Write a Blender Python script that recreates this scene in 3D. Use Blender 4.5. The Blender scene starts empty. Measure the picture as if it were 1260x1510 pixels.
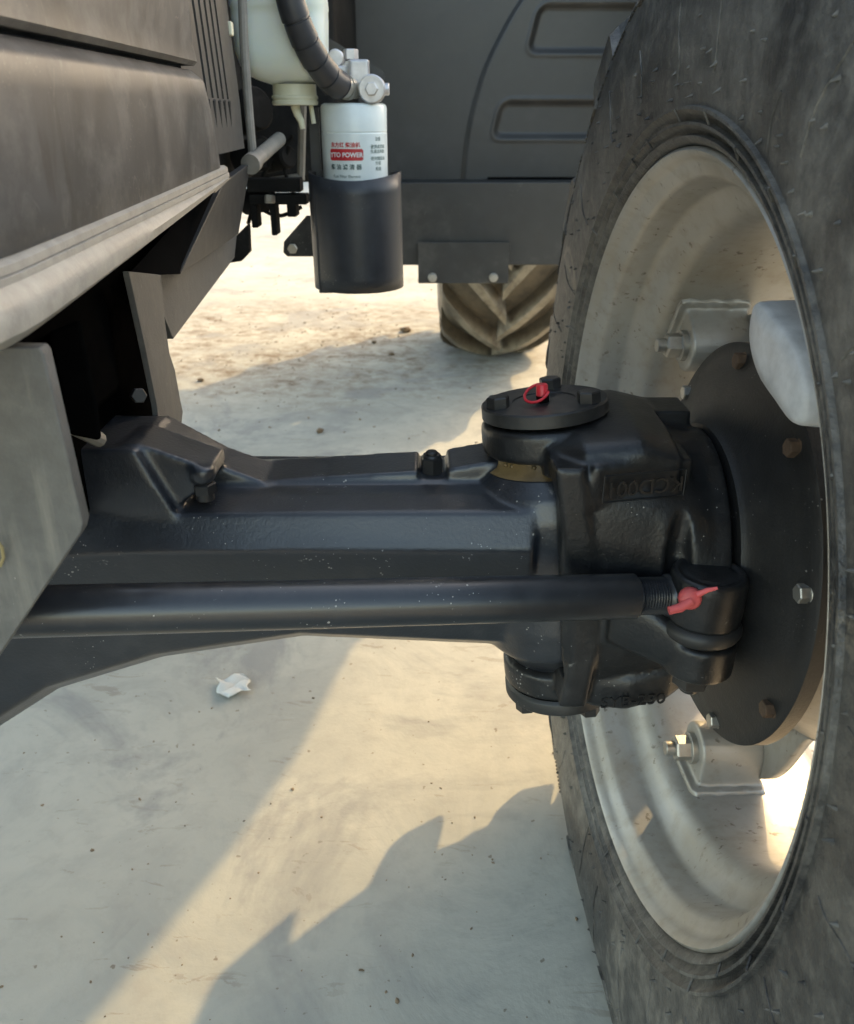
import bpy, bmesh, math, random
from mathutils import Vector, Matrix, Quaternion
R = math.radians
rnd = random.Random(7)
scene = bpy.context.scene
COL = scene.collection

# ------------------------------------------------------------------ camera
CAM = Vector((0, 0, 1.0)); PITCH = R(25.0); F = 1260.0
cd = bpy.data.cameras.new('camera'); cam = bpy.data.objects.new('camera', cd); COL.objects.link(cam)
cam.location = CAM; cam.rotation_euler = (R(90) - PITCH, 0, 0)
cd.sensor_fit = 'HORIZONTAL'; cd.sensor_width = 36.0; cd.lens = 36.0 * F / 1260.0
cd.clip_start = 0.02; cd.clip_end = 500
cd.dof.use_dof = True; cd.dof.focus_distance = 0.80; cd.dof.aperture_fstop = 13.0
scene.camera = cam

# ------------------------------------------------------------------ light
SUN = Vector((1.0, 1.42, 1.0)).normalized()
world = bpy.data.worlds.new('World'); scene.world = world; world.use_nodes = True
wn = world.node_tree; wn.nodes.clear()
sky = wn.nodes.new('ShaderNodeTexSky'); sky.sky_type = 'NISHITA'; sky.sun_disc = False
sky.sun_elevation = math.asin(SUN.z); sky.sun_rotation = math.atan2(SUN.x, SUN.y)
sky.air_density = 1.0; sky.dust_density = 1.6; sky.ozone_density = 0.3
bg = wn.nodes.new('ShaderNodeBackground'); bg.inputs['Strength'].default_value = 0.15
wo = wn.nodes.new('ShaderNodeOutputWorld')
hz = wn.nodes.new('ShaderNodeMix'); hz.data_type = 'RGBA'; hz.blend_type = 'MULTIPLY'; hz.inputs[0].default_value = 1.0; hz.inputs[7].default_value = (1.13, 1.0, 0.80, 1)   # warm dusty haze
wn.links.new(sky.outputs[0], hz.inputs[6]); wn.links.new(hz.outputs[2], bg.inputs[0]); wn.links.new(bg.outputs[0], wo.inputs[0])
sl = bpy.data.lights.new('sun', 'SUN'); sl.energy = 2.0; sl.angle = R(0.8); sl.color = (0.47, 0.335, 0.165)
so = bpy.data.objects.new('sun', sl); COL.objects.link(so)
so.rotation_euler = SUN.to_track_quat('Z', 'Y').to_euler(); so.location = SUN * 20
scene.view_settings.view_transform = 'Standard'; scene.view_settings.look = 'None'
scene.view_settings.exposure = 2.36; scene.view_settings.gamma = 1.0
scene.view_settings.use_curve_mapping = False
scene.cycles.max_bounces = 6; scene.cycles.diffuse_bounces = 4; scene.cycles.glossy_bounces = 3; scene.cycles.use_denoising = True
scene.cycles.use_adaptive_sampling = True; scene.cycles.adaptive_threshold = 0.02; scene.cycles.caustics_reflective = False; scene.cycles.caustics_refractive = False

# ------------------------------------------------------------------ helpers
def ray(px, py):
    u = (px - 630) / F; v = (py - 755) / F
    return Vector((u, math.cos(PITCH) - v * math.sin(PITCH), -math.sin(PITCH) - v * math.cos(PITCH)))
def at(px, py, Y):
    d = ray(px, py); return CAM + d * (Y / d.y)
def atx(px, py, X):
    d = ray(px, py); return CAM + d * (X / d.x)
def gnd(px, py, z=0.0):
    d = ray(px, py); return CAM + d * ((z - 1.0) / d.z)

def wloc(o):
    v = Vector((0, 0, 0))
    while o is not None: v = v + o.location; o = o.parent
    return v
def empty(name, loc, parent=None):
    o = bpy.data.objects.new(name, None); COL.objects.link(o); o.empty_display_size = .1
    if parent: o.parent = parent; o.location = Vector(loc) - wloc(parent)
    else: o.location = loc
    return o
def shade(me, smooth=True, angle=35):
    if smooth:
        me.polygons.foreach_set('use_smooth', [True] * len(me.polygons))
        try: me.set_sharp_from_angle(angle=R(angle))
        except Exception: pass
def link(name, me, mat, parent=None, M=None, label=None):
    o = bpy.data.objects.new(name, me); COL.objects.link(o)
    if mat is not None and len(me.materials) == 0: me.materials.append(mat)
    if parent is not None:
        o.parent = parent; o.matrix_parent_inverse = Matrix.Translation(-wloc(parent)) if parent.type == 'EMPTY' else parent.matrix_basis.inverted() @ parent.matrix_parent_inverse.inverted() @ Matrix.Translation(-wloc(parent.parent)) if parent.parent else parent.matrix_basis.inverted()
    if M is not None: o.matrix_basis = M
    if label: o['label'] = label
    return o
def fin(bm, name, smooth=True, angle=35):
    bmesh.ops.recalc_face_normals(bm, faces=bm.faces)
    me = bpy.data.meshes.new(name); bm.to_mesh(me); bm.free(); shade(me, smooth, angle); return me
def obj(name, bm, mat, parent=None, M=None, label=None, smooth=True, angle=35, bevel=0, solid=0):
    o = link(name, fin(bm, name, smooth, angle), mat, parent, M, label)
    if solid:
        m = o.modifiers.new('thickness', 'SOLIDIFY'); m.thickness = solid; m.offset = 0
    if bevel:
        m = o.modifiers.new('edge', 'BEVEL'); m.width = bevel; m.segments = 2; m.limit_method = 'ANGLE'; m.angle_limit = R(40); m.harden_normals = True
    return o
def NB(): return bmesh.new()
def frame(p, z, x=None):
    z = Vector(z).normalized()
    if x is None: x = Vector((1, 0, 0)) if abs(z.x) < .9 else Vector((0, 1, 0))
    x = Vector(x); x = (x - z * x.dot(z)).normalized(); y = z.cross(x)
    M = Matrix((x, y, z)).transposed().to_4x4(); M.translation = Vector(p); return M
def box(bm, c, s, M=None):
    c = Vector(c); vs = []
    for dx in (-.5, .5):
        for dy in (-.5, .5):
            for dz in (-.5, .5):
                p = Vector((dx * s[0], dy * s[1], dz * s[2])); p = (M @ p) if M else p
                vs.append(bm.verts.new(c + p))
    for f in ((0, 1, 3, 2), (4, 6, 7, 5), (0, 4, 5, 1), (2, 3, 7, 6), (0, 2, 6, 4), (1, 5, 7, 3)): bm.faces.new([vs[i] for i in f])
    return vs
def rings(bm, rs, closed=True, cap=True):
    rv = [[bm.verts.new(p) for p in r] for r in rs]; n = len(rv[0])
    for a, b in zip(rv, rv[1:]):
        for i in range(n if closed else n - 1):
            j = (i + 1) % n; bm.faces.new((a[i], a[j], b[j], b[i]))
    if cap and closed: bm.faces.new(list(reversed(rv[0]))); bm.faces.new(rv[-1])
    return rv
def lathe(bm, prof, M, n=48, cap=False, close=False):
    """prof: (h, r) along local z of M"""
    rs = [[M @ Vector((r * math.cos(2 * math.pi * i / n), r * math.sin(2 * math.pi * i / n), h)) for i in range(n)] for h, r in prof]
    if close: rs.append(rs[0])
    return rings(bm, rs, True, cap)
def cyl(bm, p0, p1, r0, r1=None, n=32):
    p0 = Vector(p0); p1 = Vector(p1); r1 = r0 if r1 is None else r1
    M = frame(p0, p1 - p0); L = (p1 - p0).length
    return lathe(bm, [(0, r0), (L, r1)], M, n, cap=True)
def chcyl(bm, p0, p1, r, ch=.002, n=40):
    p0 = Vector(p0); p1 = Vector(p1); M = frame(p0, p1 - p0); L = (p1 - p0).length
    return lathe(bm, [(0, r - ch), (ch, r), (L - ch, r), (L, r - ch)], M, n, cap=True)
def tube(bm, path, r, n=12, cap=True):
    path = [Vector(p) for p in path]; rs = []; rr = r if callable(r) else (lambda t: r)
    up = Vector((0.13, .21, .97))
    for i, p in enumerate(path):
        d = (path[min(i + 1, len(path) - 1)] - path[max(i - 1, 0)]).normalized()
        x = up.cross(d); x = x.normalized() if x.length > 1e-4 else Vector((1, 0, 0)); y = d.cross(x)
        q = rr(i / max(1, len(path) - 1))
        rs.append([p + (x * math.cos(2 * math.pi * k / n) + y * math.sin(2 * math.pi * k / n)) * q for k in range(n)])
    return rings(bm, rs, True, cap)
def spline(pts, n=24):
    pts = [Vector(p) for p in pts]; P = [pts[0]] + pts + [pts[-1]]; out = []
    for i in range(1, len(P) - 2):
        for k in range(n):
            t = k / n; a, b, c, d = P[i - 1:i + 3]
            out.append(.5 * ((2 * b) + (c - a) * t + (2 * a - 5 * b + 4 * c - d) * t * t + (3 * b - a - 3 * c + d) * t ** 3))
    out.append(pts[-1]); return out
def prism(bm, poly, off):
    """closed polygon of world points extruded by vector off"""
    off = Vector(off); a = [bm.verts.new(Vector(p)) for p in poly]; b = [bm.verts.new(Vector(p) + off) for p in poly]
    n = len(a); bm.faces.new(list(reversed(a))); bm.faces.new(b)
    for i in range(n): j = (i + 1) % n; bm.faces.new((a[i], a[j], b[j], b[i]))
def rrect(w, h, r, n=5):
    out = []
    for cx, cy, a0 in ((w / 2 - r, h / 2 - r, 0), (-w / 2 + r, h / 2 - r, 90), (-w / 2 + r, -h / 2 + r, 180), (w / 2 - r, -h / 2 + r, 270)):
        for k in range(n + 1):
            a = R(a0 + 90 * k / n); out.append((cx + r * math.cos(a), cy + r * math.sin(a)))
    return out
def hexprism(bm, M, af, h, ch=.12):
    r = af / math.sqrt(3); rs = []
    for hh, k in ((0, 1), (h * (1 - ch), 1), (h, .88)):
        rs.append([M @ Vector((r * k * math.cos(R(60 * i)), r * k * math.sin(R(60 * i)), hh)) for i in range(6)])
    rings(bm, rs)
def bolt_mesh(name, af, h, washer=None, stud=None):
    bm = NB(); I = Matrix.Identity(4); z = 0
    if washer: chcyl(bm, (0, 0, -.002), (0, 0, washer[1]), washer[0], .0006, 24); z = washer[1]
    hexprism(bm, Matrix.Translation((0, 0, z)), af, h)
    if stud: chcyl(bm, (0, 0, z + h - .001), (0, 0, z + h + stud[1]), stud[0], .001, 16)
    return fin(bm, name, True, 25)
def remeshed(bm, name, voxel, smooth=6, cut=None, vox2=None):
    """weld overlapping solids into one cast skin with soft fillets"""
    bmesh.ops.recalc_face_normals(bm, faces=bm.faces)
    me = bpy.data.meshes.new('tmp'); bm.to_mesh(me); bm.free(); o = bpy.data.objects.new('tmp', me); COL.objects.link(o)
    m = o.modifiers.new('r', 'REMESH'); m.mode = 'VOXEL'; m.voxel_size = voxel
    cos = []
    for cb2 in cut or ():
        bmesh.ops.recalc_face_normals(cb2, faces=cb2.faces)
        cm = bpy.data.meshes.new('tmpc'); cb2.to_mesh(cm); cb2.free(); co = bpy.data.objects.new('tmpc', cm); COL.objects.link(co); cos.append(co)
        b = o.modifiers.new('b', 'BOOLEAN'); b.operation = 'DIFFERENCE'; b.solver = 'EXACT'; b.object = co
    if cos: m = o.modifiers.new('r2', 'REMESH'); m.mode = 'VOXEL'; m.voxel_size = vox2 or voxel
    s = o.modifiers.new('s', 'SMOOTH'); s.factor = .5; s.iterations = smooth
    dg = bpy.context.evaluated_depsgraph_get(); ev = o.evaluated_get(dg)
    out = bpy.data.meshes.new_from_object(ev); out.name = name
    bpy.data.objects.remove(o); bpy.data.meshes.remove(me)
    for co in cos: bpy.data.objects.remove(co)
    shade(out, True, 180); return out
def text_mesh(body, size, extrude, align='CENTER', bold=0.0):
    c = bpy.data.curves.new('t', 'FONT'); c.body = body; c.size = size; c.extrude = extrude; c.align_x = align; c.align_y = 'CENTER'; c.offset = bold
    c.resolution_u = 3
    o = bpy.data.objects.new('t', c); COL.objects.link(o)
    dg = bpy.context.evaluated_depsgraph_get(); me = bpy.data.meshes.new_from_object(o.evaluated_get(dg)); bpy.data.objects.remove(o)
    me.materials.clear(); return me

# ------------------------------------------------------------------ materials
class NT:
    def __init__(s, name):
        s.m = bpy.data.materials.new(name); s.m.use_nodes = True; s.t = s.m.node_tree; s.t.nodes.clear()
        s.out = s.n('ShaderNodeOutputMaterial'); s.b = s.n('ShaderNodeBsdfPrincipled'); s.l(s.b.outputs[0], s.out.inputs[0])
        s.tc = s.n('ShaderNodeTexCoord'); s.co = s.tc.outputs['Object']
    def n(s, k, **kw):
        x = s.t.nodes.new(k)
        for a, b in kw.items(): setattr(x, a, b)
        return x
    def l(s, a, b): s.t.links.new(a, b)
    def setin(s, sock, v):
        if hasattr(v, 'is_output'): s.l(v, sock)
        else: sock.default_value = v
    def noise(s, scale, detail=4, rough=.55, co=None, dist=0.0):
        x = s.n('ShaderNodeTexNoise'); x.inputs['Scale'].default_value = scale; x.inputs['Detail'].default_value = detail
        x.inputs['Roughness'].default_value = rough; x.inputs['Distortion'].default_value = dist; s.l(co or s.co, x.inputs['Vector']); return x.outputs['Fac']
    def vor(s, scale, feature='F1', co=None, rand=1.0):
        x = s.n('ShaderNodeTexVoronoi', feature=feature); x.inputs['Scale'].default_value = scale; x.inputs['Randomness'].default_value = rand
        s.l(co or s.co, x.inputs['Vector']); return x.outputs['Distance']
    def ramp(s, f, a, b, lo=0.0, hi=1.0):
        x = s.n('ShaderNodeMapRange', clamp=True); s.l(f, x.inputs[0])
        for i, v in enumerate((a, b, lo, hi)): x.inputs[i + 1].default_value = v
        return x.outputs[0]
    def math(s, op, a, b=None, c=None):
        x = s.n('ShaderNodeMath', operation=op); s.setin(x.inputs[0], a)
        if b is not None: s.setin(x.inputs[1], b)
        if c is not None: s.setin(x.inputs[2], c)
        return x.outputs[0]
    def mix(s, f, a, b):
        x = s.n('ShaderNodeMix', data_type='RGBA'); s.setin(x.inputs[0], f)
        for k, v in ((6, a), (7, b)): s.setin(x.inputs[k], (*v, 1) if isinstance(v, tuple) and len(v) == 3 else v)
        return x.outputs[2]
    def mapped(s, scale=(1, 1, 1), loc=(0, 0, 0), rot=(0, 0, 0)):
        x = s.n('ShaderNodeMapping'); s.l(s.co, x.inputs[0]); x.inputs['Scale'].default_value = scale; x.inputs['Location'].default_value = loc; x.inputs['Rotation'].default_value = rot
        return x.outputs[0]
    def bump(s, h, strength=.3, dist=.002):
        x = s.n('ShaderNodeBump'); x.inputs['Strength'].default_value = strength; x.inputs['Distance'].default_value = dist; s.l(h, x.inputs['Height'])
        s.l(x.outputs[0], s.b.inputs['Normal'])
    def fin(s, col, rough=.5, metal=0.0, spec=None, coat=None):
        s.setin(s.b.inputs['Base Color'], (*col, 1) if isinstance(col, tuple) and len(col) == 3 else col)
        s.setin(s.b.inputs['Roughness'], rough); s.setin(s.b.inputs['Metallic'], metal)
        if spec is not None: s.b.inputs['Specular IOR Level'].default_value = spec
        if coat: s.b.inputs['Coat Weight'].default_value = coat[0]; s.b.inputs['Coat Roughness'].default_value = coat[1]
        return s.m
DUST = (.23, .21, .18)
def paint(name, col, rough=.42, dust=.25, speck=.5, grain=900, bump=.12, dscale=9, dustcol=DUST, spec=.5, updust=0.0, streak=0.0, metal=0.0, coat=None):
    t = NT(name)
    n1 = t.noise(dscale, 6, .62); n2 = t.noise(dscale * 5.3, 5, .6)
    d = t.math('MULTIPLY', t.ramp(n1, .42, .72), t.ramp(n2, .3, .7)); d = t.math('MULTIPLY', d, dust)
    base = t.math('MULTIPLY', t.ramp(t.noise(dscale * .5, 3), .3, .7), dust * .35); d = t.math('MAXIMUM', d, base)
    if updust:
        g = t.n('ShaderNodeNewGeometry'); sp = t.n('ShaderNodeSeparateXYZ'); t.l(g.outputs['Normal'], sp.inputs[0])
        u = t.math('MULTIPLY', t.ramp(sp.outputs[2], .55, 1.0), t.ramp(n2, .25, .65)); d = t.math('MAXIMUM', d, t.math('MULTIPLY', u, updust))
    if streak:
        sn = t.noise(1.0, 5, .65, t.mapped((70, 70, 6))); d = t.math('MAXIMUM', d, t.math('MULTIPLY', t.ramp(sn, .52, .8), streak))
    # scattered flecks: tiny dots, gathered in patches
    v = t.vor(210); patch = t.ramp(t.noise(7, 4, .65), .47, .66)
    sz = t.math('MULTIPLY', patch, t.ramp(t.noise(23, 2), .35, .75, .06, .42)); f1 = t.math('LESS_THAN', v, sz)
    big = t.math('MULTIPLY', t.ramp(t.noise(21, 5, .7, dist=1.0), .655, .70), t.ramp(t.noise(210, 4, .7), .50, .60))
    keep = t.ramp(t.noise(95, 1, .5), .52, .56)
    fl = t.math('MULTIPLY', t.math('MULTIPLY', f1, keep), speck); fl = t.math('MAXIMUM', fl, t.math('MULTIPLY', big, speck * .55))
    var = t.mix(t.ramp(n2, .3, .7), tuple(c * .8 for c in col), tuple(min(1, c * 1.2) for c in col))
    c = t.mix(d, var, dustcol); c = t.mix(t.math('MULTIPLY', fl, .75), c, (.42, .41, .38))
    rr = t.math('ADD', t.math('MULTIPLY', d, .4), t.ramp(n2, .25, .75, rough - .05, rough + .07))
    t.bump(t.math('ADD', t.noise(grain, 2, .6), t.math('MULTIPLY', t.noise(grain * .18, 3), .8)), bump, .0012)
    return t.fin(c, rr, metal, spec, coat)
M = {}
M['axle'] = paint('black_axle_paint', (.0075, .0105, .0165), .40, .11, .8, 300, .42, updust=.07, coat=(.6, .33))
M['cast'] = paint('black_cast_paint', (.006, .007, .0085), .38, .07, .95, 260, .40, updust=.05, spec=.4, coat=(.18, .30))
M['rod'] = paint('blue_black_rod', (.009, .011, .015), .34, .09, .8, 500, .12, updust=.08, coat=(.55, .25))
M['hub'] = paint('dull_black_hub', (.005, .0055, .0065), .50, .10, .5, 400, .3, 7)
M['plate'] = paint('satin_black_plate', (.011, .012, .013), .42, .10, .5, 800, .1)
M['bolt'] = paint('black_oxide_bolt', (.014, .014, .015), .34, .12, .5, 900, .08)
M['zinc'] = paint('zinc_bolt', (.42, .40, .36), .38, .35, .2, 600, .15, metal=.75)
def hood_mat():
    t = NT('dusty_grey_hood'); n1 = t.noise(1.0, 5, .62, t.mapped((9, 9, 5)), 1.2); n2 = t.noise(60, 4, .65)
    c = t.mix(t.ramp(n1, .34, .70), (.019, .021, .0245), (.060, .064, .071))
    c = t.mix(t.math('MULTIPLY', t.ramp(t.noise(22, 6, .72), .46, .64), .60), c, (.115, .117, .119))
    dn = t.noise(1.0, 3, .6, t.mapped((30, 30, 11), (3, 1, 7), (-.25, 0, 0)), .5); c = t.mix(t.math('MULTIPLY', t.ramp(dn, .63, .70), .55), c, (.020, .020, .021))
    for k, (rx, sc) in enumerate(((.5, 16), (-.35, 11))):
        x = t.noise(1.0, 2, .5, t.mapped((sc, sc, sc * .4), (k * 3.1, k, 0), (rx, 0, 0)), .6); ln = t.math('LESS_THAN', t.math('ABSOLUTE', t.math('SUBTRACT', x, .5)), .0022); c = t.mix(t.math('MULTIPLY', t.math('MULTIPLY', ln, t.ramp(n2, .45, .6)), .35), c, (.15, .15, .15))
    sp = t.math('MULTIPLY', t.math('LESS_THAN', t.vor(240), .13), t.ramp(t.noise(8, 2), .5, .6)); c = t.mix(t.math('MULTIPLY', sp, .5), c, (.2, .2, .19))
    t.bump(t.noise(500, 2), .04, .001); return t.fin(c, t.ramp(n1, .3, .7, .38, .58), 0, .5)
M['hood'] = hood_mat()
M['trim'] = paint('silver_trim', (.33, .315, .285), .45, .45, .2, 500, .2, 14, (.30, .26, .20), spec=.5)
M['shroud'] = paint('black_shroud', (.030, .032, .035), .45, .10, .25, 900, .05, spec=.5)
M['greyplate'] = paint('grey_brushed_plate', (.105, .104, .100), .5, .5, .6, 500, .35, 10, (.24, .225, .195), spec=.3, streak=.7)
M['dull'] = paint('dark_engine_parts', (.012, .012, .012), .7, .2, .1, 500, .2, spec=.06)
M['cab'] = paint('charcoal_cab_panel', (.030, .030, .030), .46, .12, .05, 900, .05, 3)
M['box'] = paint('black_step_box', (.020, .021, .022), .44, .35, .25, 700, .1, 5)
M['guard'] = paint('blue_black_guard', (.026, .029, .036), .40, .16, .3, 700, .10)
M['void'] = paint('unlit_black_frame', (.003, .003, .003), .95, .0, .0, 500, .1, spec=.0)  # near-zero colour without sheen stands in for the shade under the hood
M['pipe'] = paint('dusty_grey_pipe', (.24, .22, .19), .5, .5, .2, 500, .15)

def rim_mat():
    t = NT('silver_rim_paint'); n1 = t.noise(6, 6, .65); n2 = t.noise(45, 5, .6); n3 = t.noise(18, 4, .7)
    dirt = t.math('MULTIPLY', t.ramp(n1, .44, .70), .75); c = t.mix(dirt, (.41, .395, .365), (.34, .295, .22))
    sp = t.math('MULTIPLY', t.ramp(t.noise(95, 3, .6), .62, .67), t.ramp(n3, .46, .58)); c = t.mix(t.math('MULTIPLY', sp, .7), c, (.10, .075, .05))
    mot = t.math('MULTIPLY', t.ramp(n2, .50, .68), .38); c = t.mix(mot, c, (.27, .235, .18))
    t.bump(t.math('ADD', t.noise(160, 3), t.math('MULTIPLY', n2, 2.0)), .12, .0015)
    return t.fin(c, t.ramp(n1, .3, .7, .34, .55), .42)
M['rim'] = rim_mat()
M['pale'] = paint('skylit_disc_silver', (.55, .56, .57), .42, .30, .0, 500, .1, 9, (.36, .31, .25))  # lighter than the disc silver: sky light on the boss put into its colour
def tyre_mat(name, base=(.026, .0255, .025), dustc=(.25, .232, .20), amt=.85, clay=.0):
    t = NT(name); sp = t.n('ShaderNodeSeparateXYZ'); t.l(t.co, sp.inputs[0])
    ang = t.math('ARCTAN2', sp.outputs[2], sp.outputs[1]); rad = t.math('SQRT', t.math('ADD', t.math('MULTIPLY', sp.outputs[1], sp.outputs[1]), t.math('MULTIPLY', sp.outputs[2], sp.outputs[2])))
    cx = t.n('ShaderNodeCombineXYZ'); t.l(t.math('MULTIPLY', ang, 26.0), cx.inputs[0]); t.l(t.math('MULTIPLY', rad, 3.0), cx.inputs[1]); t.l(sp.outputs[0], cx.inputs[2])
    st = t.noise(1.0, 7, .68, cx.outputs[0], .4); n1 = t.noise(5, 6, .65, dist=.6); n2 = t.noise(38, 6, .65)
    d = t.math('MULTIPLY', t.ramp(st, .46, .66), .07); d = t.math('ADD', d, t.math('MULTIPLY', t.ramp(n1, .42, .62), .60)); d = t.math('ADD', d, t.math('MULTIPLY', t.ramp(t.noise(70, 4, .7), .46, .62), .22))
    d = t.math('MULTIPLY', t.math('MULTIPLY', d, t.ramp(n2, .22, .55)), amt)
    c = t.mix(d, base, dustc)
    mud = t.math('MULTIPLY', t.ramp(t.noise(7, 7, .75, dist=1.6), .60, .68), .65); c = t.mix(mud, c, (.24, .205, .155))
    cl = t.ramp(t.noise(11, 6, .7), .3, .6) if clay else None
    if clay: c = t.mix(t.math('MULTIPLY', cl, clay), c, (.36, .285, .19))
    crk = t.ramp(t.noise(1.0, 6, .75, t.mapped((90, 22, 22), rot=(.3, .6, .2)), 2.0), .62, .66); c = t.mix(t.math('MULTIPLY', crk, .07), c, (.30, .28, .24))
    t.bump(t.math('ADD', t.math('MULTIPLY', n2, 1.6), t.math('ADD', t.noise(260, 3, .7), t.math('MULTIPLY', st, .25))), .55, .0026)
    if clay: c = t.mix(t.math('MULTIPLY', t.math('MULTIPLY', t.ramp(rad, .785, .83), t.ramp(t.noise(13, 6, .7), .36, .58)), .85), t.mix(.5, c, (.03, .025, .02)), (.34, .295, .225))
    return t.fin(c, t.ramp(n1, .36, .64, .36, .62), 0, .5)
M['tyre'] = tyre_mat('dusty_rubber'); M['reartyre'] = tyre_mat('clay_caked_rubber', (.045, .04, .034), (.20, .165, .12), 1.0, .62)
def simple(name, col, rough=.5, metal=0, bump=.05, scale=300, var=.15, **k):
    t = NT(name); n = t.noise(scale * .1, 5); c = t.mix(t.ramp(n, .3, .7), tuple(x * (1 - var) for x in col), tuple(min(1, x * (1 + var)) for x in col))
    t.bump(t.noise(scale, 3), bump, .001); return t.fin(c, rough, metal, **k)
M['red'] = simple('red_rubber', (.55, .022, .035), .42); M['redpale'] = simple('faded_red_rubber', (.62, .10, .10), .55, var=.3)
M['redink'] = simple('red_label_ink', (.55, .03, .035), .45); M['white'] = simple('white_ink', (.80, .80, .78), .5); M['ink'] = simple('dark_green_ink', (.10, .16, .15), .5)
M['can'] = simple('white_enamel', (.82, .87, .84), .28, bump=.02, var=.05)
M['alu'] = simple('cast_aluminium', (.52, .51, .52), .42, .7, .2, 500, .2)
M['brass'] = simple('pale_fitting', (.55, .50, .42), .4, .6)
M['rust'] = simple('rusty_nut', (.10, .065, .042), .85, .2, .4, 500, .5)
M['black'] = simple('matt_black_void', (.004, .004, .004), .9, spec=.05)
M['hose'] = simple('spiral_wrapped_hose', (.042, .042, .046), .42, 0, .08, 500)
M['grease'] = simple('ochre_grease', (.13, .088, .038), .45, 0, .5, 160, .6)
M['paper'] = simple('crumpled_paper', (.60, .60, .55), .7, 0, .3, 120, .1)
M['clod'] = simple('dry_dirt', (.16, .11, .065), .95, 0, .6, 250, .5)
M['crumb'] = simple('dirt_crumb', (.20, .145, .09), .95, 0, .6, 300, .5)
M['boot'] = simple('black_rubber_boot', (.018, .018, .018), .5, 0, .1, 400)
M['straw'] = simple('dry_straw', (.26, .21, .10), .7)
def tank_mat():
    t = NT('translucent_plastic'); sp = t.n('ShaderNodeSeparateXYZ'); t.l(t.tc.outputs['Object'], sp.inputs[0])
    n = t.noise(20, 4); c = t.mix(t.ramp(n, .3, .7), (.80, .87, .80), (.86, .89, .80))
    t.b.inputs['Subsurface Weight'].default_value = .5; t.b.inputs['Subsurface Radius'].default_value = (.03, .03, .02); t.b.inputs['Subsurface Scale'].default_value = .6
    t.bump(t.noise(90, 2), .06, .001); return t.fin(c, .38)
M['tank'] = tank_mat()
def neck_mat():
    t = NT('yellowed_plastic'); n = t.noise(30, 4); c = t.mix(t.ramp(n, .3, .7), (.66, .62, .42), (.76, .74, .58)); return t.fin(c, .42)
M['neck'] = neck_mat()
def ground_mat():
    t = NT('dusty_concrete'); n1 = t.noise(.9, 6, .6); n2 = t.noise(4.5, 7, .65, dist=.6); n3 = t.noise(24, 6, .65)
    c = t.mix(t.ramp(n1, .40, .60), (.42, .405, .34), (.50, .48, .405))
    c = t.mix(t.math('MULTIPLY', t.ramp(n2, .46, .62), .60), c, (.35, .34, .295))
    c = t.mix(t.math('MULTIPLY', t.ramp(n3, .5, .66), .35), c, (.34, .32, .275))
    # brownish loose dirt spilled beside the rear wheel
    m = t.mapped((1 / 1.5, 1 / 1.25, 1), (.62 / 1.5, -4.1 / 1.25, 0)); g = t.n('ShaderNodeTexGradient', gradient_type='SPHERICAL'); t.l(m, g.inputs[0])
    w = t.math('MULTIPLY', t.ramp(g.outputs['Fac'], 0, .45), t.ramp(t.noise(3.2, 7, .7, dist=1.0), .36, .58)); w = t.math('MULTIPLY', w, t.ramp(t.noise(15, 6, .75), .38, .60)); c = t.mix(t.math('MULTIPLY', w, .95), c, (.165, .115, .066))
    # short scratches and hairline cracks
    cr = t.noise(1.0, 6, .7, t.mapped((7, 26, 1), rot=(0, 0, R(38))), 1.6); k = t.math('MULTIPLY', t.ramp(cr, .605, .63), t.ramp(n2, .4, .6)); c = t.mix(t.math('MULTIPLY', k, .45), c, (.23, .19, .14))
    dk = t.math('MULTIPLY', t.ramp(t.noise(70, 2, .5), .715, .74), .7); c = t.mix(dk, c, (.17, .13, .085))
    st = t.math('MULTIPLY', t.ramp(t.noise(2.1, 6, .68, dist=.8), .52, .62), .70); c = t.mix(st, c, (.27, .265, .245))
    t.bump(t.math('ADD', t.math('MULTIPLY', n2, 3.0), t.math('ADD', t.math('MULTIPLY', n3, .9), t.math('MULTIPLY', t.noise(180, 4), .08))), .20, .006)
    return t.fin(c, .82, 0, .3)
M['ground'] = ground_mat()

# ------------------------------------------------------------------ ground
bm = NB(); bmesh.ops.create_grid(bm, x_segments=8, y_segments=8, size=120)
g = obj('ground', bm, M['ground']); g['kind'] = 'structure'; g['label'] = 'pale dusty concrete yard in sun and shade'

# ------------------------------------------------------------------ tractor
tractor = empty('tractor', (-.6, 2.3, 0)); tractor['label'] = 'black and grey tractor with silver front wheel, axle and tie rod close up'; tractor['category'] = 'tractor'
WC = Vector((.226, .793, .595)); st, cb = R(-2.53), R(.9)
wu = Vector((math.sin(st), math.cos(st), 0)); ww = Vector((math.sin(cb), 0, math.cos(cb))).normalized(); wx = wu.cross(ww).normalized(); ww = wx.cross(wu)
WM = Matrix((wx, wu, ww)).transposed().to_4x4(); WM.translation = WC          # wheel frame: x outboard, y rearward, z up
def wl(x, r, a):  # wheel-local cylinder coordinates -> local vector
    return Vector((x, r * math.cos(R(a)), r * math.sin(R(a))))
def wlathe(bm, prof, n=128, close=False):
    rs = [[Vector((x, r * math.cos(2 * math.pi * i / n), r * math.sin(2 * math.pi * i / n))) for i in range(n)] for x, r in prof]
    if close: rs.append(rs[0])
    return rings(bm, rs, True, False)
def dense(prof, k=4):
    return [(p.x, p.y) for p in spline([(a, b, 0) for a, b in prof], k)]

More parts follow.
